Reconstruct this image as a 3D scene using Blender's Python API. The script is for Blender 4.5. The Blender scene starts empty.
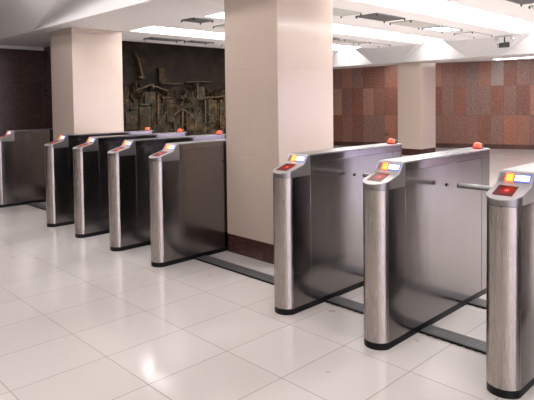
import bpy, bmesh, math, random
from mathutils import Vector, Matrix
random.seed(7)
sc = bpy.context.scene
COL = sc.collection
R = math.radians

# ------------------------------------------------------------------ camera
EYE = 1.45
yaw, pitch, roll = 0.798096, -0.0385315, -0.0117842
F_PX, CY = 546.833, 123.066
fwd = Vector((-math.sin(yaw)*math.cos(pitch), math.cos(yaw)*math.cos(pitch), math.sin(pitch)))
r0 = Vector((math.cos(yaw), math.sin(yaw), 0)); u0 = r0.cross(fwd)
rt = r0*math.cos(roll) + u0*math.sin(roll); up = -r0*math.sin(roll) + u0*math.cos(roll)
cd = bpy.data.cameras.new('camera'); cam = bpy.data.objects.new('camera', cd); COL.objects.link(cam)
m = Matrix(((rt.x, up.x, -fwd.x, 0), (rt.y, up.y, -fwd.y, 0), (rt.z, up.z, -fwd.z, EYE), (0, 0, 0, 1)))
cam.matrix_world = m
cd.sensor_width = 36; cd.lens = F_PX/534*36
cd.shift_y = (CY-200)/534
cd.clip_start = 0.05; cd.clip_end = 100
sc.camera = cam

# ------------------------------------------------------------------ world, exposure
w = bpy.data.worlds.new('world'); sc.world = w; w.use_nodes = True
bg = w.node_tree.nodes['Background']; bg.inputs[0].default_value = (.80, .74, 1.0, 1); bg.inputs[1].default_value = 2.8
sc.view_settings.view_transform = 'Standard'; sc.view_settings.look = 'None'
sc.view_settings.gamma = 1; sc.view_settings.use_curve_mapping = False
sc.view_settings.exposure = 0.44
LAMP_GATE = 8.4      # luminous ceiling strips over the gates
LAMP_HALL = 3.6      # unseen luminous panels added over the near hall
LAMP_FAR = 8.0       # luminous panels of the far bay

# ------------------------------------------------------------------ mesh helpers
def sharpen(bm, ang=32):
    for f in bm.faces: f.smooth = True
    lim = R(ang)
    for e in bm.edges:
        if len(e.link_faces) == 2:
            e.smooth = e.calc_face_angle(0) < lim
        else: e.smooth = False

def obj(name, bm, mat, parent=None, bevel=0, seg=2, recalc=True):
    bmesh.ops.remove_doubles(bm, verts=bm.verts, dist=1e-5)
    if recalc: bmesh.ops.recalc_face_normals(bm, faces=bm.faces)
    sharpen(bm)
    me = bpy.data.meshes.new(name); bm.to_mesh(me); bm.free()
    o = bpy.data.objects.new(name, me); COL.objects.link(o)
    mats = mat if isinstance(mat, (list, tuple)) else [mat]
    for x in mats: me.materials.append(x)
    if parent is not None: o.parent = parent
    if bevel:
        b = o.modifiers.new('bevel', 'BEVEL'); b.width = bevel; b.segments = seg; b.limit_method = 'ANGLE'; b.angle_limit = R(40)
    return o

def BM(): return bmesh.new()
def box(bm, x0, x1, y0, y1, z0, z1, mi=0):
    v = [bm.verts.new(p) for p in ((x0,y0,z0),(x1,y0,z0),(x1,y1,z0),(x0,y1,z0),(x0,y0,z1),(x1,y0,z1),(x1,y1,z1),(x0,y1,z1))]
    for q in ((0,3,2,1),(4,5,6,7),(0,1,5,4),(1,2,6,5),(2,3,7,6),(3,0,4,7)):
        f = bm.faces.new([v[i] for i in q]); f.material_index = mi
    return v
def poly_prism(bm, pts, off, mi=0):
    """closed solid: polygon pts swept by vector off"""
    a = [bm.verts.new(p) for p in pts]; b = [bm.verts.new(Vector(p)+Vector(off)) for p in pts]
    n = len(a)
    bm.faces.new(a).material_index = mi; bm.faces.new(b[::-1]).material_index = mi
    for i in range(n): bm.faces.new((a[i], a[(i+1) % n], b[(i+1) % n], b[i])).material_index = mi
def cyl(bm, p0, p1, r0_, r1_=None, n=20):
    p0, p1 = Vector(p0), Vector(p1); r1_ = r0_ if r1_ is None else r1_
    d = (p1-p0).normalized(); a = d.orthogonal().normalized(); b = d.cross(a)
    A = [bm.verts.new(p0+(a*math.cos(t)+b*math.sin(t))*r0_) for t in [2*math.pi*i/n for i in range(n)]]
    B = [bm.verts.new(p1+(a*math.cos(t)+b*math.sin(t))*r1_) for t in [2*math.pi*i/n for i in range(n)]]
    bm.faces.new(A[::-1]); bm.faces.new(B)
    for i in range(n): bm.faces.new((A[i], A[(i+1) % n], B[(i+1) % n], B[i]))
def lathe(bm, c, prof, n=24):
    c = Vector(c); rings = []
    for (r_, z_) in prof:
        if r_ < 1e-6: rings.append([bm.verts.new(c+Vector((0,0,z_)))])
        else: rings.append([bm.verts.new(c+Vector((r_*math.cos(2*math.pi*i/n), r_*math.sin(2*math.pi*i/n), z_))) for i in range(n)])
    for A, B in zip(rings, rings[1:]):
        for i in range(n):
            j = (i+1) % n
            q = [A[i % len(A)], A[j % len(A)], B[j % len(B)], B[i % len(B)]]
            u = []
            for k in q:
                if k not in u: u.append(k)
            if len(u) > 2: bm.faces.new(u)
def shell(bm, st, zb, zt):
    """solid from stations (y, half width); zb, zt are functions of y. st runs from -y to +y"""
    rows = [[bm.verts.new((s*h, y, f(y))) for s, f in ((-1, zb), (1, zb), (1, zt), (-1, zt))] for y, h in st]
    for a, b in zip(rows, rows[1:]):
        for i in range(4):
            j = (i+1) % 4
            bm.faces.new((a[i], a[j], b[j], b[i]))
    bm.faces.new(rows[0][::-1]); bm.faces.new(rows[-1])

# ------------------------------------------------------------------ tags
def tag(o, label=None, cat=None, group=None, kind=None):
    if label: o['label'] = label
    if cat: o['category'] = cat
    if group: o['group'] = group
    if kind: o['kind'] = kind
    return o
def thing(name, label, cat, loc=(0,0,0), rz=0, group=None):
    o = bpy.data.objects.new(name, None); COL.objects.link(o)
    o.location = loc; o.rotation_euler = (0, 0, rz); o.empty_display_size = .1
    return tag(o, label, cat, group)
def struct(name, bm, mat, loc=None, rz=0):
    o = obj(name, bm, mat); o['kind'] = 'structure'
    if loc is not None: o.location = loc
    o.rotation_euler = (0, 0, rz)
    return o
def copy_tree(o, parent=None):
    c = o.copy(); COL.objects.link(c); c.parent = parent
    for ch in list(o.children): copy_tree(ch, c)
    return c

# ------------------------------------------------------------------ materials
class N:
    def __init__(s, name):
        s.m = bpy.data.materials.new(name); s.m.use_nodes = True; s.t = s.m.node_tree
        s.b = s.t.nodes['Principled BSDF']
    def n(s, t, **k):
        x = s.t.nodes.new(t)
        for a, v in k.items(): setattr(x, a, v)
        return x
    def l(s, a, b): s.t.links.new(a, b)
    def math(s, op, a, b=None, c=None):
        x = s.n('ShaderNodeMath', operation=op)
        for i, v in enumerate((a, b, c)):
            if v is None: continue
            if isinstance(v, (int, float)): x.inputs[i].default_value = v
            else: s.l(v, x.inputs[i])
        return x.outputs[0]
    def mix(s, fac, a, b, mode='MIX'):
        x = s.n('ShaderNodeMix', data_type='RGBA', blend_type=mode)
        for i, v in ((0, fac), (6, a), (7, b)):
            if isinstance(v, (int, float)): x.inputs[i].default_value = v
            elif isinstance(v, tuple): x.inputs[i].default_value = (*v, 1)[:4]
            else: s.l(v, x.inputs[i])
        return x.outputs[2]
    def co(s, scale=(1,1,1), loc=(0,0,0)):
        tc = s.n('ShaderNodeTexCoord'); mp = s.n('ShaderNodeMapping')
        mp.inputs['Scale'].default_value = scale; mp.inputs['Location'].default_value = loc
        s.l(tc.outputs['Object'], mp.inputs[0]); return mp.outputs[0]
    def noise(s, scale=5, detail=3, rough=.5, st=(1,1,1), loc=(0,0,0)):
        x = s.n('ShaderNodeTexNoise'); x.inputs['Scale'].default_value = scale
        x.inputs['Detail'].default_value = detail; x.inputs['Roughness'].default_value = rough
        s.l(s.co(st, loc), x.inputs['Vector']); return x.outputs[0]
    def ramp(s, fac, stops, const=False):
        x = s.n('ShaderNodeValToRGB'); e = x.color_ramp.elements
        if const: x.color_ramp.interpolation = 'CONSTANT'
        while len(e) < len(stops): e.new(.5)
        for el, (p, c) in zip(e, stops): el.position = p; el.color = (*c, 1)
        s.l(fac, x.inputs[0]); return x.outputs[0]
    def bump(s, h, strength=.1, dist=.01):
        x = s.n('ShaderNodeBump'); x.inputs['Strength'].default_value = strength; x.inputs['Distance'].default_value = dist
        s.l(h, x.inputs['Height']); s.l(x.outputs[0], s.b.inputs['Normal'])
    def set(s, **k):
        names = dict(col='Base Color', rough='Roughness', metal='Metallic', spec='Specular IOR Level', coat='Coat Weight', crough='Coat Roughness', em='Emission Color', es='Emission Strength', aniso='Anisotropic', trans='Transmission Weight', alpha='Alpha', ior='IOR')
        for a, v in k.items():
            i = s.b.inputs[names[a]]
            if isinstance(v, tuple): i.default_value = (*v, 1)
            elif isinstance(v, (int, float)): i.default_value = v
            else: s.l(v, i)
        return s

def plain(name, col, rough=.5, metal=0, **k):
    x = N(name); x.set(rough=rough, metal=metal, **k)
    nz = x.noise(14, 3); x.set(col=x.mix(nz, tuple(c*.94 for c in col), tuple(min(1, c*1.06) for c in col)))
    return x.m
def glow(name, col, st, base=None):
    x = N(name); x.set(col=base or col, em=col, es=st, rough=.4); return x.m

# stainless sheet: vertical brushing, faint dents, smears
ANROT = .25
def steel(name, col, r_lo, r_hi, dent=.25, grain=(160, 160, 2.0), stains=False, aniso=0):
    x = N(name)
    if aniso:
        tg = x.n('ShaderNodeTangent', direction_type='RADIAL', axis='Z'); x.l(tg.outputs[0], x.b.inputs['Tangent']); x.set(aniso=aniso); x.b.inputs['Anisotropic Rotation'].default_value = ANROT
    g = x.noise(1.0, 2, .6, grain)
    sm = x.noise(2.2, 4, .6, (1, 1, .7))
    rr = x.n('ShaderNodeMapRange'); x.l(sm, rr.inputs[0]); rr.inputs[1].default_value = .3; rr.inputs[2].default_value = .7
    rr.inputs[3].default_value = r_lo; rr.inputs[4].default_value = r_hi
    rg = x.math('MULTIPLY_ADD', g, .10, rr.outputs[0])
    c = x.mix(x.math('MULTIPLY', g, .55), col, tuple(k*.72 for k in col))
    if stains:
        s1 = x.noise(3.1, 4, .65, (1, 1, .6), (3.3, 1.7, .4))
        s2 = x.ramp(s1, [(.0, (0,0,0)), (.63, (0,0,0)), (.72, (1,1,1))])
        c = x.mix(x.math('MULTIPLY', s2, .12), c, (.33, .20, .12))
    x.set(col=c, metal=1.0, rough=rg)
    wob = x.noise(1.0, 2, .5, (3.2, 3.2, .8))
    h = x.math('MULTIPLY', wob, dent)
    x.bump(h, .5, .012)
    return x.m

M = {}
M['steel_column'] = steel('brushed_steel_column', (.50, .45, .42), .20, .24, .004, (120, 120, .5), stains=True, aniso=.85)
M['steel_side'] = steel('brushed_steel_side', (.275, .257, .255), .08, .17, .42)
M['steel_head'] = steel('brushed_steel_head', (.36, .34, .34), .22, .28, .05)
M['band'] = steel('polished_dark_band', (.30, .275, .29), .05, .08, .03)
M['lid'] = steel('satin_lid', (.29, .285, .29), .20, .32, .1, (140, 3, 140))
M['plate'] = plain('silver_control_plate', (.46, .445, .44), .36, .4)
M['rubber'] = plain('black_rubber', (.006, .006, .007), .42, spec=.2)
M['black'] = plain('black_plastic', (.02, .018, .018), .35)
M['bar'] = steel('barrier_steel', (.52, .53, .52), .3, .36, .02, (60, 60, 60))
M['white_led'] = glow('white_display', (.74, .82, 1.0), 1.15)
M['amber_led'] = glow('amber_signal', (1.0, .20, .03), 2.5)
M['beacon'] = None
x = N('red_beacon'); nz = x.n('ShaderNodeTexGradient', gradient_type='SPHERICAL'); x.l(x.co((26, 26, 26), (0, .16*0, 0)), nz.inputs[0])
x.set(col=(.8, .06, .02), em=(1.0, .06, .03), es=1.6, rough=.2); M['beacon'] = x.m
M['arrow'] = glow('dim_red_arrow', (.45, .05, .05), .5)
x = N('red_reader_glass')
g_ = x.n('ShaderNodeTexGradient', gradient_type='SPHERICAL'); x.l(x.co((22, 16, 22), (0.004*22, .632*16, -.998*22)), g_.inputs[0])
x.set(col=(.035, .001, .002), em=(1.0, .015, .02), es=x.math('MULTIPLY_ADD', x.math('POWER', g_.outputs[1], 1.8), .5, .07), rough=.3, spec=.08); M['reader'] = x.m
x = N('red_scan_lamp'); x.set(col=(.8,.1,.05), em=(1, .05, .05), es=.9); M['scan'] = x.m

M['plaster'] = plain('white_plaster', (.80, .785, .78), .55)
M['trim_white'] = plain('white_trim', (.82, .81, .80), .5)
# luminous panels with faint seams
def lum(name, col, st):
    x = N(name); nz = x.noise(2.0, 2); x.set(col=(.8,.8,.8), em=x.mix(nz, tuple(c*.92 for c in col), col), es=st, rough=.5); return x.m
M['lum_gate'] = lum('luminous_panel', (1.0, .975, .955), LAMP_GATE)
M['lum_blue'] = lum('bluish_luminous_panel', (.62, .76, 1.0), LAMP_GATE*.17)
M['lum_hall'] = lum('hall_luminous_panel', (1.0, .97, .94), LAMP_HALL)
M['lum_dim'] = lum('dim_luminous_panel', (1.0, .96, .92), LAMP_HALL*.45)
M['lum_bright'] = lum('bright_luminous_panel', (1.0, .98, .96), LAMP_HALL*1.8)
M['lum_far'] = lum('far_luminous_panel', (1.0, .97, .97), LAMP_FAR)
M['frame_grey'] = plain('grey_frame', (.48, .47, .46), .45)
M['frame_pale'] = plain('pale_panel_frame', (.52, .53, .50), .45)
M['frame_grey2'] = plain('dark_grey_slats', (.17, .17, .17), .5)
M['vent_dark'] = plain('dark_vent', (.10, .10, .10), .5)
M['vent_green'] = plain('greenish_panel', (.52, .54, .49), .35)

# floor: pale porcelain tiles
x = N('pale_floor_tiles')
TX, TY, OX, OY = .44305, .5293, -3.30674, 1.48262
tc = x.n('ShaderNodeTexCoord'); sp = x.n('ShaderNodeSeparateXYZ'); x.l(tc.outputs['Object'], sp.inputs[0])
u = x.math('DIVIDE', x.math('SUBTRACT', sp.outputs[0], OX), TX); v = x.math('DIVIDE', x.math('SUBTRACT', sp.outputs[1], OY), TY)
def edge(x, a, width):
    f = x.math('FRACT', a); d = x.math('MINIMUM', f, x.math('SUBTRACT', 1.0, f))
    return x.math('LESS_THAN', d, width)
cb = x.n('ShaderNodeCombineXYZ'); x.l(x.math('FLOOR', u), cb.inputs[0]); x.l(x.math('FLOOR', v), cb.inputs[1])
wn = x.n('ShaderNodeTexWhiteNoise', noise_dimensions='3D'); x.l(cb.outputs[0], wn.inputs['Vector'])
grout = x.math('MAXIMUM', edge(x, u, .0058), edge(x, v, .0046))
base = x.mix(wn.outputs[0], (.595, .55, .53), (.64, .60, .58))
cloud = x.noise(5, 5, .6)
base = x.mix(x.math('MULTIPLY', cloud, .35), base, (.57, .515, .49))
sp1 = x.noise(7.5, 1, .4, (1,1,1), (5.1, 2.2, 0))
spot = x.ramp(sp1, [(0, (0,0,0)), (.775, (0,0,0)), (.79, (1,1,1))])
base = x.mix(x.math('MULTIPLY', spot, .4), base, (.30, .20, .15))
x.set(col=x.mix(grout, base, (.27, .225, .21)))
rgh = x.math('MULTIPLY_ADD', x.noise(3, 3), .10, .07)
x.set(rough=x.math('MAXIMUM', rgh, x.math('MULTIPLY', grout, .6)), spec=.42)
x.bump(x.math('SUBTRACT', x.math('MULTIPLY', x.noise(2.5, 2), .12), grout), .12, .002)
M['floor'] = x.m

# granite cladding: upright slabs of mixed tones (object X along the wall, Z up)
def granite(name, ramp, tile=(.345, .86), z0=.13, dull=1.0, axis=0, streak=.5, soft=1.0):
    x = N(name); tc = x.n('ShaderNodeTexCoord'); sp = x.n('ShaderNodeSeparateXYZ'); x.l(tc.outputs['Object'], sp.inputs[0])
    u = x.math('DIVIDE', sp.outputs[axis], tile[0]); v = x.math('DIVIDE', x.math('SUBTRACT', sp.outputs[2], z0), tile[1])
    cb = x.n('ShaderNodeCombineXYZ'); x.l(x.math('FLOOR', u), cb.inputs[0]); x.l(x.math('FLOOR', v), cb.inputs[1])
    wn = x.n('ShaderNodeTexWhiteNoise', noise_dimensions='3D'); x.l(cb.outputs[0], wn.inputs['Vector'])
    c = x.ramp(wn.outputs[0], ramp, const=False)
    st = (2.2, 2.2, 22)
    s1 = x.noise(1.4, 4, .65, st); c = x.mix(x.math('MULTIPLY', s1, streak), c, tuple(k*.28 for k in ramp[1][1]))
    s2 = x.noise(15, 4, .8, (1, 1, 2.2)); c = x.mix(x.ramp(s2, [(.50, (0,0,0)), (.72, (.5*soft,)*3)]), c, tuple(min(1, k*1.35) for k in ramp[-1][1]), 'MIX')
    s3 = x.noise(11, 3, .7, (1, 1, 2.6), (4, 9, 2)); c = x.mix(x.ramp(s3, [(.54, (0,0,0)), (.68, (.55*soft,)*3)]), c, tuple(k*.30 for k in ramp[1][1]))
    bl = x.noise(.95, 2, .4, (1, 1, 1.9), (7.7, 1.1, 3.9)); bs = x.ramp(bl, [(0,(0,0,0)), (.70,(0,0,0)), (.73,(1,1,1))])
    c = x.mix(x.math('MULTIPLY', bs, .6), c, (.07, .04, .035))
    j = x.math('MAXIMUM', edge(x, u, .012), edge(x, v, .005))
    c = x.mix(x.math('MULTIPLY', j, .5), c, (.06, .03, .025))
    if dull != 1: c = x.mix(1.0, c, (dull, dull, dull), 'MULTIPLY')
    x.set(col=c, rough=x.math('MULTIPLY_ADD', s2, .12, .20), spec=.5)
    return x.m
RED = [(.0, (.22, .095, .070)), (.32, (.31, .12, .082)), (.5, (.25, .165, .14)), (.70, (.45, .17, .105)), (.84, (.36, .32, .30)), (1.0, (.54, .28, .18))]
BRN = [(.0, (.105, .058, .052)), (.4, (.12, .066, .057)), (.7, (.13, .080, .070)), (1.0, (.115, .078, .072))]
M['granite_far'] = granite('red_granite_slabs', RED)
M['granite_left'] = granite('brown_granite_slabs', BRN, axis=1, streak=.9, soft=.35)
M['granite_base'] = granite('dark_granite_base', [(0, (.05, .026, .022)), (.5, (.10, .042, .03)), (1, (.16, .06, .04))], (.345, 1), 0)

# polished cream stone of the pillars
x = N('cream_stone')
sp = x.n('ShaderNodeSeparateXYZ'); tc = x.n('ShaderNodeTexCoord'); x.l(tc.outputs['Object'], sp.inputs[0])
j = edge(x, x.math('DIVIDE', x.math('SUBTRACT', sp.outputs[2], .176), .79), .0022)
c = x.mix(x.noise(4, 6, .6), (.54, .435, .365), (.60, .49, .415))
x.set(col=x.mix(x.math('MULTIPLY', j, .35), c, (.35, .26, .22)), rough=.16, spec=.5)
M['cream'] = x.m
M['redbrown'] = granite('redbrown_stone', [(0, (.060, .020, .017)), (.5, (.075, .026, .02)), (1, (.085, .03, .024))], (.4, 1), 0)

# ------------------------------------------------------------------ the setting
CZ = 2.52            # low ceiling over the gates
HZ = 3.2             # high ceiling each side of it
GY0, GY1 = 3.15, 9.4

bm = BM(); box(bm, -15, 6.2, -7.2, 22.5, -.12, 0); struct('floor', bm, M['floor'])

# troughs for the luminous strips
TR = [(-7.22, -6.56), (-5.42, -4.80), (-3.55, -2.92), (-1.68, -1.05), (.25, .88), (2.1, 2.73), (4.0, 4.63)]
bm = BM()
xs = [-15.0]
for a, b in TR: xs += [a, b]
xs.append(6.2)
for a, b in zip(xs[::2], xs[1::2]): box(bm, a, b, 4.22, GY1, CZ, CZ+.24)
box(bm, -15, 6.2, GY0, 4.22, CZ, CZ+.24)
box(bm, -15, 6.2, 4.22, GY1, CZ+.20, CZ+.24)
struct('ceiling', bm, M['plaster'])
bm = BM(); box(bm, -15, 6.2, -7.2, GY0, HZ, HZ+.1); struct('ceiling_near', bm, M['plaster']).name = 'ceiling.001'
bm = BM(); box(bm, -15, 6.2, GY1, 22.5, HZ, HZ+.1); struct('ceiling', bm, M['plaster'])
# fascia of the low ceiling on the near side, with the sloping haunch at its dark end
bm = BM(); box(bm, -15, 6.2, GY0, GY0+.10, CZ+.24, HZ); struct('trim_1', bm, M['trim_white'])
bm = BM(); box(bm, -15, 6.2, GY1-.10, GY1, CZ+.24, HZ); struct('trim_2', bm, M['trim_white'])
bm = BM()
k = .8
def lean(y0, z0, xz): return [(x_, y0-k*(z_-z0), z_) for x_, z_ in xz]
pts = lean(GY0, CZ, [(-15, CZ), (-8.08, CZ), (-6.0, CZ+.385), (-4.6, HZ-.002), (-15, HZ-.002)])
a = [bm.verts.new((px, min(py, GY0-.002), pz)) for px, py, pz in pts]
b = [bm.verts.new((px, GY0-.001, pz)) for px, py, pz in pts]
bm.faces.new(a)
for i in range(5):
    q = (i+1) % 5
    bm.faces.new((a[i], a[q], b[q], b[i]))
bm.faces.new(b[::-1])
struct('trim_3', bm, M['plaster'])

# far beam over the far pillar row, with haunches between lit bays
BY0, BY1, BZ = 12.6, 13.5, 2.45
bm = BM(); box(bm, -15, 6.2, BY0, BY1, BZ, HZ); struct('trim_4', bm, M['trim_white'])
n_ = 5
for (bx0, bx1, tx0, tx1) in ((-11.45, -10.65, -12.0, -9.9), (-8.72, -7.86, -9.1, -7.15), (-6.04, -5.24, -6.52, -4.56), (-3.4, -2.6, -3.9, -1.95), (-.75, .05, -1.25, .7)):
    zt = 2.90; e = 1.05
    X0 = bx0 + (tx0-bx0)*(HZ-BZ)/(zt-BZ)*.62; X1 = bx1 + (tx1-bx1)*(HZ-BZ)/(zt-BZ)*.62
    pts = [(bx0, BY0-.004, BZ+.005), (bx1, BY0-.004, BZ+.005), (tx1, BY0-.40, zt), (X1, BY0-.62, HZ-.003), (X0, BY0-.62, HZ-.003), (tx0, BY0-.40, zt)]
    bm = BM(); a = [bm.verts.new(p) for p in pts]; b = [bm.verts.new((p[0], BY0-.002, p[2])) for p in pts]
    bm.faces.new(a); bm.faces.new(b[::-1])
    for i in range(6):
        q = (i+1) % 6; bm.faces.new((a[i], a[q], b[q], b[i]))
    struct('trim_%d' % n_, bm, M['plaster']); n_ += 1
# low soffit behind the far beam
bm = BM(); box(bm, -15, 6.2, BY1, 22.5, 2.57, 2.67); struct('ceiling', bm, M['plaster'])

# far wall, running obliquely: y = 18.83 + .42 x
ang = math.atan(.42)
bm = BM(); box(bm, -4.5, 22.5, 0, .2, .13, 2.57)
struct('wall_back', bm, M['granite_far'], (-12.0, 18.83-.42*12.0, 0), ang)
bm = BM(); box(bm, -4.5, 22.5, -.02, .2, 0, .13)
struct('baseboard_back', bm, M['granite_base'], (-12.0, 18.83-.42*12.0, 0), ang)
# left wall and the block that carries the relief
bm = BM(); box(bm, -10.5, -10.3, -7.2, 4.2, 0, CZ-.06); struct('wall_left', bm, M['granite_left'])
bm = BM(); box(bm, -10.5, -10.26, -7.2, 4.2, CZ-.06, CZ); struct('trim_20', bm, M['trim_white'])
bm = BM(); box(bm, -10.5, -10.3, -7.2, GY0-.6, CZ, HZ); struct('wall_left_upper', bm, M['plaster'])
bm = BM(); box(bm, -10.5, -8.42, 4.2, 8.7, 0, CZ); struct('wall_center', bm, M['granite_left'])
bm = BM(); box(bm, -15.2, -15, -7.2, 22.5, 0, HZ+.1); struct('wall_left_outer', bm, M['granite_left'])
# wall behind the camera
bm = BM(); box(bm, -15, 6.4, -7.4, -7.2, 0, HZ+.1); struct('wall_front', bm, M['granite_left'])
# right wall; its tall glazed openings are unseen, added to light the steel
bm = BM()
box(bm, 6.2, 6.4, -7.2, -3.0, 0, HZ+.1); box(bm, 6.2, 6.4, 2.4, 9.0, 0, HZ+.1); box(bm, 6.2, 6.4, -3.0, 2.4, 0, .4); box(bm, 6.2, 6.4, -3.0, 2.4, 2.7, HZ+.1); box(bm, 6.2, 6.4, 20.4, 22.5, 0, HZ+.1)
box(bm, 6.2, 6.4, 9.0, 20.4, 0, .15); box(bm, 6.2, 6.4, 9.0, 20.4, 2.44, HZ+.1)
for y in (11.8, 14.6, 17.4): box(bm, 6.2, 6.4, y-.12, y+.12, .15, 2.44)
struct('wall_right', bm, M['plaster'])
glass = N('window_glass'); glass.set(col=(1,1,1), rough=0.0, trans=1.0, ior=1.01); glass = glass.m
for i, (y0, y1) in enumerate(((9.0, 11.68), (11.92, 14.48), (14.72, 17.28), (17.52, 20.4))):  # unseen windows added for the lavender sheen reflected in the side steel
    bm = BM(); box(bm, 6.24, 6.32, y0, y1, .15, .2); box(bm, 6.24, 6.32, y0, y1, 2.39, 2.44)
    ym = (y0+y1)/2
    for y in (y0+.025, ym, y1-.025): box(bm, 6.24, 6.32, y-.025, y+.025, .2, 2.39)
    f = struct('window_%d' % (i+1), bm, M['frame_grey'])
    bm = BM(); box(bm, 6.275, 6.285, y0+.05, y1-.05, .2, 2.39); obj('pane', bm, glass, f)
bm = BM(); box(bm, 6.24, 6.32, -3.0, 2.4, .4, .45); box(bm, 6.24, 6.32, -3.0, 2.4, 2.65, 2.7)
for y in (-2.975, -1.2, .6, 2.375): box(bm, 6.24, 6.32, y-.025, y+.025, .45, 2.65)
f = struct('window_5', bm, M['frame_grey'])  # unseen window added to put a bright stripe on the columns
bm = BM(); box(bm, 6.275, 6.285, -2.95, 2.35, .45, 2.65); obj('pane', bm, glass, f)
bm = BM(); box(bm, -15, 6.4, 22.5, 22.7, 0, HZ+.1); struct('wall_far_end', bm, M['plaster'])

# ------------------------------------------------------------------ pillars
def pillar(x0, y0, w_, d_, ztop, label):
    t = thing('pillar', label, 'pillar', (x0+w_/2, y0+d_/2, 0), 0, 'square cream stone pillars')
    h, g = w_/2, d_/2
    bm = BM(); box(bm, -h, h, -g, g, .176, ztop); obj('shaft', bm, M['cream'], t, bevel=.006, seg=2)
    bm = BM(); box(bm, -h+.004, h-.004, -g+.004, g-.004, 0, .176); obj('base_trim', bm, M['redbrown'], t)
    return t
pillar(-4.06, 3.40, .712, .765, CZ, 'large cream stone pillar rising out of the picture in the middle of the turnstile row')
pl_ = pillar(-8.07, 3.40, .715, .775, CZ, 'cream stone pillar at the dark end of the turnstile row, by the bronze relief')
bm = BM(); box(bm, -.366, .366, -.396, .396, 2.448, 2.452); c_ = obj('joint_line', bm, M['frame_grey'], pl_)
pillar(-8.02, 12.70, .69, .76, BZ, 'distant cream stone pillar standing before the red granite wall')

# ------------------------------------------------------------------ relief on the block wall
mural = thing('bronze_relief', 'dark bronze relief of towers, arches and rooftops beside the left cream pillar', 'relief', (-8.42, 4.32, 0))
x = N('dark_bronze')
e1 = x.noise(11, 6, .85, (1, 1, .7)); e2 = x.noise(1.6, 3, .6, (1,1,1), (2,4,1))
c = x.ramp(e1, [(.34, (.004, .003, .002)), (.47, (.016, .010, .005)), (.56, (.060, .036, .016)), (.66, (.20, .12, .05))])
c = x.mix(x.ramp(e2, [(.45, (0,0,0)), (.7, (.55,.55,.55))]), c, (.030, .040, .030))
x.set(col=c, metal=0, spec=.15, rough=.6); x.bump(e1, .9, .03); M['bronze'] = x.m
x = N('rubbed_bronze'); e1 = x.noise(20, 5, .85)
c = x.ramp(e1, [(.38, (.012, .007, .0035)), (.50, (.045, .026, .011)), (.68, (.17, .10, .042))])
x.set(col=c, metal=0, spec=.3, rough=.45); x.bump(e1, .9, .02); M['bronze_hi'] = x.m
x = N('bronze_field'); e1 = x.noise(5, 6, .7, (1, 1, 1.3)); c = x.ramp(e1, [(.35, (.003, .002, .001)), (.55, (.011, .006, .0025)), (.75, (.040, .019, .007))])
x.set(col=c, metal=.4, rough=.5); x.bump(e1, .5, .02); x.set(metal=0, spec=.12, rough=.6); M['bronze_bg'] = x.m
L = 4.2
bm = BM(); box(bm, 0, .05, 0, L, .12, CZ-.005); obj('back_panel', bm, M['bronze_bg'], mural)
bm = BM()
box(bm, 0, .08, -.03, .0, .12, CZ-.005); box(bm, 0, .08, L, L+.03, .12, CZ-.005); box(bm, 0, .08, -.03, L+.03, .06, .12)
obj('frame', bm, M['black'], mural)
rr = random.Random(11)
def yz(yw, z): return (yw-4.32, z)
def slab(bm, y0, y1, z0, z1, d, sk=0):
    mi = 1 if bm is hi else 0; bm = lo
    poly_prism(bm, [(.045, y0, z0), (.045, y1, z0), (.045, y1+sk, z1), (.045, y0+sk, z1)], (d, 0, 0), mi)
def bar2(bm, p, q, t_, d):
    t_ *= .5; mi = 1 if bm is hi else 0; bm = lo
    (y0, z0), (y1, z1) = p, q; dv = Vector((y1-y0, z1-z0)).normalized(); nn = Vector((-dv.y, dv.x))*t_/2
    poly_prism(bm, [(.045, y0-nn.x, z0-nn.y), (.045, y1-nn.x, z1-nn.y), (.045, y1+nn.x, z1+nn.y), (.045, y0+nn.x, z0+nn.y)], (d, 0, 0), mi)
lo = BM(); hi = BM()
# skyline of houses, a needle spire, a round headed tower, roofs, piers, a gable and arches
BARS = [((0.63, 1.68), (0.95, 1.78), 0.05), ((0.98, 1.76), (1.29, 1.67), 0.05), ((0.96, 1.79), (0.98, 1.71), 0.07), ((0.79, 1.65), (0.74, 1.53), 0.03), ((0.52, 1.6), (0.57, 1.51), 0.03), ((0.7, 1.44), (0.89, 1.43), 0.04), ((1.14, 1.55), (1.4, 1.55), 0.04), ((1.38, 1.81), (1.62, 1.81), 0.025), ((1.68, 1.84), (2.28, 1.86), 0.03), ((1.94, 1.82), (1.94, 1.55), 0.06), ((1.76, 1.52), (2.35, 1.56), 0.05), ((2.35, 1.55), (2.65, 1.59), 0.045), ((1.37, 1.22), (1.58, 1.35), 0.05), ((1.58, 1.35), (1.76, 1.24), 0.05), ((1.59, 1.36), (1.58, 1.03), 0.07), ((1.75, 1.0), (1.76, 1.15), 0.03), ((1.86, 1.0), (1.87, 1.15), 0.03), ((1.76, 1.15), (1.81, 1.19), 0.03), ((1.81, 1.19), (1.87, 1.15), 0.03), ((2.43, 1.44), (2.42, 1.11), 0.04), ((2.6, 1.52), (2.59, 1.2), 0.05), ((2.12, 1.5), (2.11, 1.08), 0.06), ((1.07, 1.6), (1.06, 1.08), 0.06), ((0.63, 2.32), (0.69, 2.21), 0.04), ((0.69, 2.21), (0.76, 1.93), 0.05), ((0.7, 1.91), (0.8, 1.89), 0.07), ((1.14, 1.81), (1.47, 1.8), 0.03), ((0.46, 1.38), (0.63, 1.36), 0.03), ((0.43, 1.21), (0.65, 1.22), 0.04), ((1.09, 1.15), (1.24, 1.29), 0.03), ((2.17, 1.23), (2.34, 1.19), 0.03), ((0.74, 1.02), (0.88, 1.03), 0.03)]
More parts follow.
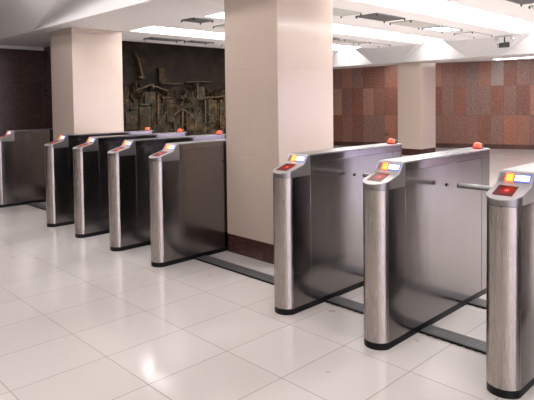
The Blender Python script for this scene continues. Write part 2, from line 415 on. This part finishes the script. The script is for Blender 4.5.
BLOCKS = [((0.7, 0.97), (0.92, 1.39)), ((1.25, 1.11), (1.4, 1.52)), ((2.2, 1.08), (2.41, 1.5)), ((1.11, 1.82), (1.2, 2.08)), ((2.48, 0.95), (2.65, 1.5)), ((0.43, 1.0), (0.63, 1.3)), ((1.4, 0.94), (1.54, 1.19)), ((1.67, 0.93), (2.05, 1.27)), ((1.96, 1.5), (2.11, 1.75)), ((0.81, 1.44), (1.02, 1.65))]
y = .02
while y < L-.2:
    w_ = rr.uniform(.07, .22); zt = rr.uniform(1.35, 1.72); d = rr.uniform(.02, .07)
    slab(lo, y, min(y+w_, L), .15, zt, d)
    if rr.random() < .6: bar2(hi, (y, zt), (min(y+w_, L), zt+rr.uniform(-.02, .02)), .012, d+.012)
    y += w_*rr.uniform(.7, 1.05)
for (p, q) in BLOCKS:
    slab(lo, p[0], q[0], min(p[1], q[1]), max(p[1], q[1]), .085)
for (p, q, t_) in BARS: bar2(hi, p, q, t_, .105)
pts = [(.045, 1.17, 1.78), (.045, 1.27, 1.78)] + [(.045, 1.22+.05*math.cos(t), 2.0+.08*math.sin(t)) for t in [math.pi*i/8 for i in range(9)]]
poly_prism(lo, pts, (.05, 0, 0))
for s0 in (2.95, 3.35, 3.75):
    slab(hi, s0, s0+.05, .9, 1.5, .11); slab(hi, s0+.25, s0+.30, .9, 1.5, .11); bar2(hi, (s0, 1.52), (s0+.3, 1.56), .04, .11)
for q in range(520):
    ya = rr.uniform(.03, 4.0); za = rr.uniform(.35, 1.70) if q % 5 else rr.uniform(.9, 1.6); hh = rr.random() < .45
    bar2(hi if rr.random() < .6 else lo, (ya, za), (ya+(rr.uniform(.03, .14) if hh else rr.uniform(-.03, .03)), za+(rr.uniform(-.03, .03) if hh else rr.uniform(.04, .16))), rr.uniform(.008, .020), rr.uniform(.06, .10))
hi.free(); obj('skyline_relief', lo, [M['bronze'], M['bronze_hi']], mural)

# ------------------------------------------------------------------ ceiling fittings
def ceil_light(a, b, y0, y1, z, mat, label, group, n=7, blue=(), col2=None):
    t = thing('ceiling_light', label, 'ceiling light', ((a+b)/2, y0, z), 0, group)
    w_ = (b-a)/2-.004; Lh = y1-y0
    fr = BM(); st = Lh/n
    for i in range(n+1): box(fr, -w_, w_, max(0, i*st-.009), min(Lh, i*st+.009), -.012, .006)
    for s in (-1, 1): box(fr, s*w_-.008*(s > 0), s*w_+.008*(s < 0), 0, Lh, -.012, .006)
    obj('frame', fr, M['trim_white'], t)
    for i in range(n):
        bm = BM(); box(bm, -w_+.008, w_-.008, i*st+.009, (i+1)*st-.009, -.004, .006)
        obj('diffuser', bm, col2 if i in blue else mat, t)
    return t
GL = 'luminous strips in the low ceiling'
labs = ['luminous ceiling strip nearest the bronze relief, starting left of the middle pillar',
        'luminous ceiling strip seen in the middle, directly right of the big pillar top',
        'widest and brightest luminous ceiling strip across the top right, with bluish panes']
for i, (a, b) in enumerate(TR):
    lab = labs[i] if i < 3 else 'luminous ceiling strip over the nearest gates, outside the view'
    ceil_light(a, b, 4.23, GY1-.02, CZ+.045, M['lum_gate'], lab, GL if i < 3 else 'luminous strips out of view', 8, (3, 6) if i == 2 else ((0,) if i == 9 else ()), M['lum_blue'])
for i, xa in enumerate((-6.2, -3.4, -.6, 2.2, 4.4)):  # added out of view, dimmer left and brighter right, to shape the steel reflections
    ceil_light(xa, xa+.9, -5.5, 2.3, HZ-.02, M['lum_dim'] if i < 3 else M['lum_bright'], 'added light panel run, unseen above the near floor', 'added near hall lights out of view', 7)
for i, (xa, xw) in enumerate(((-10.0, .9), (-7.15, .62), (-4.6, .65), (-1.95, .7), (.7, .7))):
    ceil_light(xa, xa+xw, 11.7, 12.45, HZ-.02, M['lum_far'], 'bright ceiling panel hidden above the far bay in front of the far beam', 'far bay lights', 1)
for i, xa in enumerate((-9.5, -6.5, -3.6, -.6)):
    ceil_light(xa, xa+1.6, BY1+(1.5 if i == 1 else .3), BY1+(1.9 if i == 1 else .8), 2.56, M['lum_far'], 'ceiling lamp behind the far beam lighting the granite wall', 'wall lights behind the far beam', 1)

ceil_light(-7.6, -3.4, 2.35, 2.62, HZ-.05, M['lum_far'], 'unseen light added to brighten the fascia of the low ceiling', 'added near hall lights out of view', 1)  # unseen strip added to whiten the fascia
def ceil_panel(name, cat, x0, x1, y0, y1, mat, label, slats=False, group='hung panels between the luminous strips', knobs=True, lit=None):
    t = thing(name, label, cat, ((x0+x1)/2, (y0+y1)/2, CZ), 0, group)
    hx, hy = (x1-x0)/2, (y1-y0)/2
    bm = BM()
    for s in (-1, 1):
        box(bm, s*hx-.008, s*hx+.008, -hy-.008, hy+.008, -.014, 0); box(bm, -hx-.008, hx+.008, s*hy-.008, s*hy+.008, -.014, 0)
    obj('frame', bm, M['frame_grey2'] if slats else M['frame_pale'], t)
    bm = BM(); box(bm, -hx+.008, hx-.008, -hy+.008, hy-.008, -.011, 0); obj('plate', bm, mat, t)
    if slats:
        bm = BM(); q = -hy+.04
        while q < hy-.03: box(bm, -hx+.012, hx-.012, q, q+.012, -.0135, -.011); q += .05
        obj('slats', bm, M['frame_grey2'], t)
    for sx in (-1, 1):
        for sy in (-1, 1):
            bm = BM(); cyl(bm, (sx*hx, sy*hy, -.034), (sx*hx, sy*hy, -.013), .009, .009, 10); obj('knob', bm, M['black'], t)
    return t
G1 = M['vent_green']; DK = M['vent_dark']; BL = M['lum_blue']
ceil_panel('ceiling_panel', 'ceiling panel', -4.27, -3.97, 4.75, 5.48, G1, 'grey green ceiling panel right beside the top of the big pillar')
ceil_panel('ceiling_vent', 'vent', -4.17, -3.86, 5.66, 6.28, DK, 'dark square ceiling vent between two strips, right of the big pillar', True)
ceil_panel('ceiling_panel', 'ceiling panel', -4.22, -3.90, 6.50, 7.25, G1, 'pale green ceiling panel directly behind the dark square vent')
ceil_panel('ceiling_panel', 'ceiling panel', -4.22, -3.90, 7.35, 7.95, M['lum_blue'], 'faintly lit ceiling panel in the middle of its row')
ceil_panel('ceiling_panel', 'ceiling panel', -4.22, -3.92, 8.35, 9.05, M['plaster'], 'white ceiling panel with black corner knobs, nearest the security camera')
ceil_panel('ceiling_vent', 'vent', -5.84, -5.58, 4.18, 4.48, DK, 'small dark ceiling vent left of the big pillar, nearest of its row', True)
ceil_panel('ceiling_panel', 'ceiling panel', -6.02, -5.74, 4.85, 5.5, G1, 'grey ceiling panel just left of the big pillar edge')
ceil_panel('ceiling_vent', 'vent', -6.1, -5.85, 6.9, 7.45, DK, 'narrow dark vent beyond the big pillar, over the second row of panels', True)
ceil_panel('ceiling_panel', 'ceiling panel', -6.1, -5.85, 7.6, 8.2, G1, 'grey framed panel in the second row, next after the narrow vent')
ceil_panel('ceiling_panel', 'ceiling panel', -6.1, -5.85, 8.35, 9.0, M['plaster'], 'white framed panel ending the second row of panels')
ceil_panel('ceiling_vent', 'vent', -7.88, -7.64, 4.88, 5.52, DK, 'long dark vent above the left half of the bronze relief', True)
ceil_panel('ceiling_vent', 'vent', -7.84, -7.62, 5.66, 6.12, DK, 'dark vent above the right half of the bronze relief', True)
ceil_panel('ceiling_panel', 'ceiling panel', -7.84, -7.62, 6.5, 7.0, G1, 'grey panel above the relief, touching the big pillar edge')
ceil_panel('ceiling_vent', 'vent', -2.42, -2.12, 5.75, 6.36, DK, 'dark vent at the top right corner of the picture', True)
ceil_panel('ceiling_panel', 'ceiling panel', -2.42, -2.12, 6.6, 7.2, G1, 'pale panel next to the dark vent in the top right corner')

# security camera on the end edge of the low ceiling
t = thing('security_camera', 'small dark security camera hanging under the ceiling edge at top right', 'camera', (-3.82, 9.33, CZ))
bm = BM(); box(bm, -.15, .15, -.03, .03, -.025, 0); cyl(bm, (-.13, 0, -.075), (-.13, 0, -.02), .03, .03, 14); cyl(bm, (.13, 0, -.075), (.13, 0, -.02), .03, .03, 14); obj('mounting_bracket', bm, M['frame_grey'], t)
bm = BM(); cyl(bm, (0, 0, -.13), (0, 0, -.02), .012, .012, 12); obj('stem', bm, M['black'], t)
bm = BM(); cyl(bm, (.075, .02, -.155), (-.075, -.05, -.165), .045, .04, 16); h = obj('camera_body', bm, M['black'], t, bevel=.008)
bm = BM(); cyl(bm, (-.075, -.05, -.165), (-.10, -.062, -.167), .03, .03, 16); obj('lens', bm, plain('lens_grey', (.25, .25, .28), .1, .6), h)

# ------------------------------------------------------------------ duct covers on the floor
x = N('dark_duct_cover'); wv = x.n('ShaderNodeTexWave', wave_type='BANDS', bands_direction='Y'); wv.inputs['Scale'].default_value = 12; x.l(x.co(), wv.inputs[0])
nz = x.noise(30, 3); x.set(col=x.mix(nz, (.09, .09, .096), (.155, .155, .163)), rough=.38, metal=.2); x.bump(wv.outputs[0], .5, .003); M['duct'] = x.m
UX = [-8.21, -6.441, -5.689, -4.912, -4.163, -2.597, -1.842, -1.097]
HW = .085
names = ['leftmost', 'second', 'third', 'fourth', 'fifth', 'sixth', 'seventh', 'nearest']
dl = {0: 'dark duct cover strip on the floor behind the leftmost turnstile, before the next one', 1: 'short dark duct cover between the second and third turnstiles from the left',
      2: 'short dark duct cover between the third and fourth turnstiles from the left', 3: 'short dark duct cover between the fourth turnstile and the one beside the big pillar',
      4: 'long dark duct cover crossing the floor in front of the big pillar', 5: 'dark duct cover between the two large turnstiles right of the pillar',
      6: 'dark ribbed duct cover nearest the viewer, ending at the cut off turnstile'}
def duct(xa, xb, ya, yb, label):
    t = thing('duct_cover', label, 'duct cover', ((xa+xb)/2, (ya+yb)/2, 0), 0, 'dark duct covers across the passages')
    hx, hy = (xb-xa)/2, (yb-ya)/2
    bm = BM(); poly_prism(bm, [(-hx, -hy, .001), (-hx, hy, .001), (-hx, hy-.012, .010), (-hx, -hy+.012, .010)], (2*hx, 0, 0)); obj('cover', bm, M['duct'], t)
    bm = BM(); q = -hx
    while q < hx-.04:
        box(bm, q, q+.03, -hy-.010, -hy+.010, .001, .008); q += .05
    box(bm, -hx, hx, -hy-.004, -hy+.004, .001, .011)
    obj('rubber_edge', bm, M['rubber'], t)
for i in range(7):
    duct(UX[i]+HW+.002, UX[i+1]-HW-.002, 3.02, 3.165, dl[i])
duct(UX[6]+HW+.002, UX[7]-HW-.002, 3.68, 3.835, 'second dark duct cover further back between the two nearest turnstiles')
duct(UX[5]+HW+.002, UX[6]-HW-.002, 3.68, 3.835, 'second duct cover further back, mostly hidden beside the large turnstile')

# ------------------------------------------------------------------ turnstile
MIDY = 3.356; YF = 2.683-MIDY; YR = 4.015-MIDY; SEAM = 2.865-MIDY; SEAMR = 3.905-MIDY
def prof_pts():
    return [(2.611, .967), (2.70, .991), (2.796, 1.018), (2.803, 1.024), (2.836, 1.074), (2.845, 1.0805), (2.90, 1.082)]
PP = [(y-MIDY, z) for y, z in prof_pts()]
def prof(y):
    if y <= PP[0][0]: return PP[0][1]
    for (a, za), (b, zb) in zip(PP, PP[1:]):
        if y <= b: return za+(zb-za)*(y-a)/(b-a)
    return PP[-1][1]
def front_st(r_, yend, extra=(), n=14):
    Rf = r_+.003; A = math.asin(r_/Rf); yc = YF+Rf*math.cos(A)      # a full bow that meets the flat sides at a soft edge
    s = [(yc-Rf*math.cos(a), Rf*math.sin(a)+1e-4) for a in [A*i/n for i in range(n+1)]]
    for e in extra:
        if YF+.002 < e < yend-.002: s.append((e, r_))
    s.append((yend, r_)); return s
def rear_st(r_, ystart, n=12):
    return [(ystart, r_)] + [(YR+r_*math.sin(a), r_*math.cos(a)+1e-4) for a in [math.pi/2*i/n for i in range(n+1)]]
def cst(v): return lambda y: v

T = thing('turnstile', '', 'turnstile', (0, 0, 0), 0, 'brushed steel turnstiles in one row')
bm = BM(); shell(bm, front_st(HW-.002, 0)[:-1] + rear_st(HW-.002, 0), cst(0), cst(.041)); obj('base_plinth', bm, M['rubber'], T)
bm = BM(); shell(bm, front_st(HW, SEAM), cst(.0415), cst(.934))
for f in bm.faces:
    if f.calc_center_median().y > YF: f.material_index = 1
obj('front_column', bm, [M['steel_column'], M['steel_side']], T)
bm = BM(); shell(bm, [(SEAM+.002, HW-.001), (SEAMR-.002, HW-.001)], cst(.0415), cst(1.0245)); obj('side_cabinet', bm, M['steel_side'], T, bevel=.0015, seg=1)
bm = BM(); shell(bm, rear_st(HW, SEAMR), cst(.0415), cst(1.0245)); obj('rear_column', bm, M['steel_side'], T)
bm = BM(); ex = [p[0] for p in PP]; shell(bm, front_st(HW, SEAM, ex), cst(.9365), lambda y: prof(y)-.0065); obj('head', bm, M['steel_head'], T)
bm = BM(); shell(bm, front_st(HW+.0025, 2.858-MIDY, ex), lambda y: prof(y)-.0062, prof); obj('control_plate', bm, M['plate'], T, bevel=.0015, seg=2)
bm = BM(); shell(bm, [(SEAM+.002, HW-.0005)] + rear_st(HW-.0005, SEAM+.004)[1:], cst(1.0255), cst(1.0725)); obj('side_band', bm, M['band'], T)
bm = BM(); shell(bm, [(2.860-MIDY, HW+.0015)] + rear_st(HW+.0015, 0)[1:], cst(1.073), cst(1.0825)); obj('top_lid', bm, M['lid'], T, bevel=.003, seg=2)
# reader glass lying on the sloping plate
sl = (1.018-.967)/(2.796-2.611)
def on_plate(x_, y_, dz=0.0): return (x_, y_, prof(y_)+dz)
def patch(bm, quad, d0=-.002, d1=.0015, n=4):
    """a thin tile following the plate; quad corners (x, y)"""
    g = [[None]*(n+1) for _ in range(n+1)]; h = [[None]*(n+1) for _ in range(n+1)]
    A, B, C, D = [Vector((*q, 0)) for q in quad]
    for i in range(n+1):
        for j in range(n+1):
            p = (A.lerp(B, i/n)).lerp(D.lerp(C, i/n), j/n)
            g[i][j] = bm.verts.new(on_plate(p.x, p.y, d1)); h[i][j] = bm.verts.new(on_plate(p.x, p.y, d0))
    for i in range(n):
        for j in range(n):
            bm.faces.new((g[i][j], g[i+1][j], g[i+1][j+1], g[i][j+1])); bm.faces.new((h[i][j], h[i][j+1], h[i+1][j+1], h[i+1][j]))
    for i in range(n):
        bm.faces.new((g[i][0], h[i][0], h[i+1][0], g[i+1][0])); bm.faces.new((g[i][n], g[i+1][n], h[i+1][n], h[i][n]))
        bm.faces.new((g[0][i], g[0][i+1], h[0][i+1], h[0][i])); bm.faces.new((g[n][i], h[n][i], h[n][i+1], g[n][i+1]))
bm = BM(); patch(bm, [(-.054, -.690), (.044, -.692), (.034, -.578), (-.064, -.576)]); rd = obj('reader_window', bm, M['reader'], T); rd['label'] = 'dark red glowing reader window'
bm = BM(); patch(bm, [(-.012, -.640), (.004, -.640), (.004, -.624), (-.012, -.624)], .0, .0025, 1); obj('scan_lamp', bm, M['scan'], rd)
# lamps on the steep riser of the head
rs = Vector((0, 2.836-2.803, 1.074-1.024)).normalized(); rn = Vector((0, -rs.z, rs.y)); r0p = Vector((0, 2.803-MIDY, 1.024))
def riser(bm, xa, xb, s0, s1, th=.004):
    a = r0p+rs*s0; b = r0p+rs*s1; pts = [(xa, a.y, a.z), (xb, a.y, a.z), (xb, b.y, b.z), (xa, b.y, b.z)]
    poly_prism(bm, [Vector(p)-rn*.002 for p in pts], rn*(th))
bm = BM(); riser(bm, -.078, .076, .006, .056, .0035); dp = obj('display_panel', bm, plain('dark_display', (.22, .21, .24), .3), T)
bm = BM(); riser(bm, -.051, -.004, .005, .057, .0045); obj('amber_halo', bm, glow('red_halo', (1.0, .07, .03), 1.5), dp)  # red halo around the amber signal, put in as a glowing quad
bm = BM(); riser(bm, .000, .075, .009, .054, .0040); obj('display_halo', bm, glow('blue_halo', (.12, .16, .85), .5), dp)  # blue fringe of the display's light, put in as a glowing quad
bm = BM(); riser(bm, -.044, -.009, .010, .052, .0075); o = obj('amber_signal', bm, M['amber_led'], dp)
bm = BM(); riser(bm, .000, .070, .016, .047, .0065); o = obj('white_display', bm, M['white_led'], dp)
bm = BM(); a = r0p+rs*.022+rn*.003; b = r0p+rs*.040+rn*.003
poly_prism(bm, [(-.074, a.y, a.z), (-.070, a.y, a.z), (-.052, b.y, b.z), (-.057, b.y, b.z)], rn*.0015); obj('arrow_mark', bm, M['arrow'], dp)
# beacon at the rear end of the lid
BYL = 4.02-MIDY
bc = BM(); lathe(bc, (0, BYL, 1.0815), [(0, 0), (.040, 0), (.040, .008), (.034, .010), (0, .010)]); be = obj('beacon', bc, M['black'], T)
bm = BM(); lathe(bm, (0, BYL-.006, 1.0915), [(0, 0), (.031, 0), (.031, .008), (.028, .020), (.020, .029), (.010, .034), (0, .035)]); obj('beacon_dome', bm, M['beacon'], be)
bm = BM(); lathe(bm, (.010, BYL+.030, 1.0915), [(0, 0), (.020, 0), (.020, .012), (.013, .024), (0, .028)], 16); obj('beacon_shade', bm, M['black'], be)
# barrier arm reaching over the passage on the -x side
bm = BM(); cyl(bm, (-HW-.052, 0, .88), (-HW+.002, 0, .88), .052, .060, 28); hb = obj('arm_hub', bm, M['bar'], T, bevel=.006)
bm = BM(); cyl(bm, (-HW-.487, 0.01, .893), (-HW-.045, 0, .893), .0165, .0175, 20); hb2 = obj('barrier_arm', bm, M['bar'], T, bevel=.003)
bm = BM(); cyl(bm, (-HW-.493, 0.01, .893), (-HW-.486, 0.01, .893), .0150, .0155, 20); obj('end_cap', bm, M['black'], hb2)
# small sensor button on the +x side
bm = BM(); cyl(bm, (HW-.002, .02, .888), (HW+.006, .02, .888), .012, .010, 14); obj('sensor_button', bm, M['black'], T)
# thin glossy dark edge above the plinth
LAB = ['leftmost brushed steel turnstile, its front cut by the left edge of the picture',
       'steel turnstile beside the left cream pillar, second from the left',
       'dark sided steel turnstile in the left group, third from the left',
       'dark sided steel turnstile in the left group, fourth from the left',
       'steel turnstile standing against the left face of the big cream pillar, brown side',
       'tall steel turnstile just right of the big cream pillar',
       'steel turnstile with full length side in view, second from the right',
       'nearest steel turnstile, cut off by the right edge, holding out its grey arm']
for i, xc in enumerate(UX + [-.357, .387, 1.131]):
    o = T if i == 0 else copy_tree(T)
    o.location = (xc, MIDY, 0)
    if i < 8: o['label'] = LAB[i]
    else: o['label'] = 'steel turnstile of the same row, beyond the right edge of the view'; o['group'] = 'turnstiles beyond the right edge'
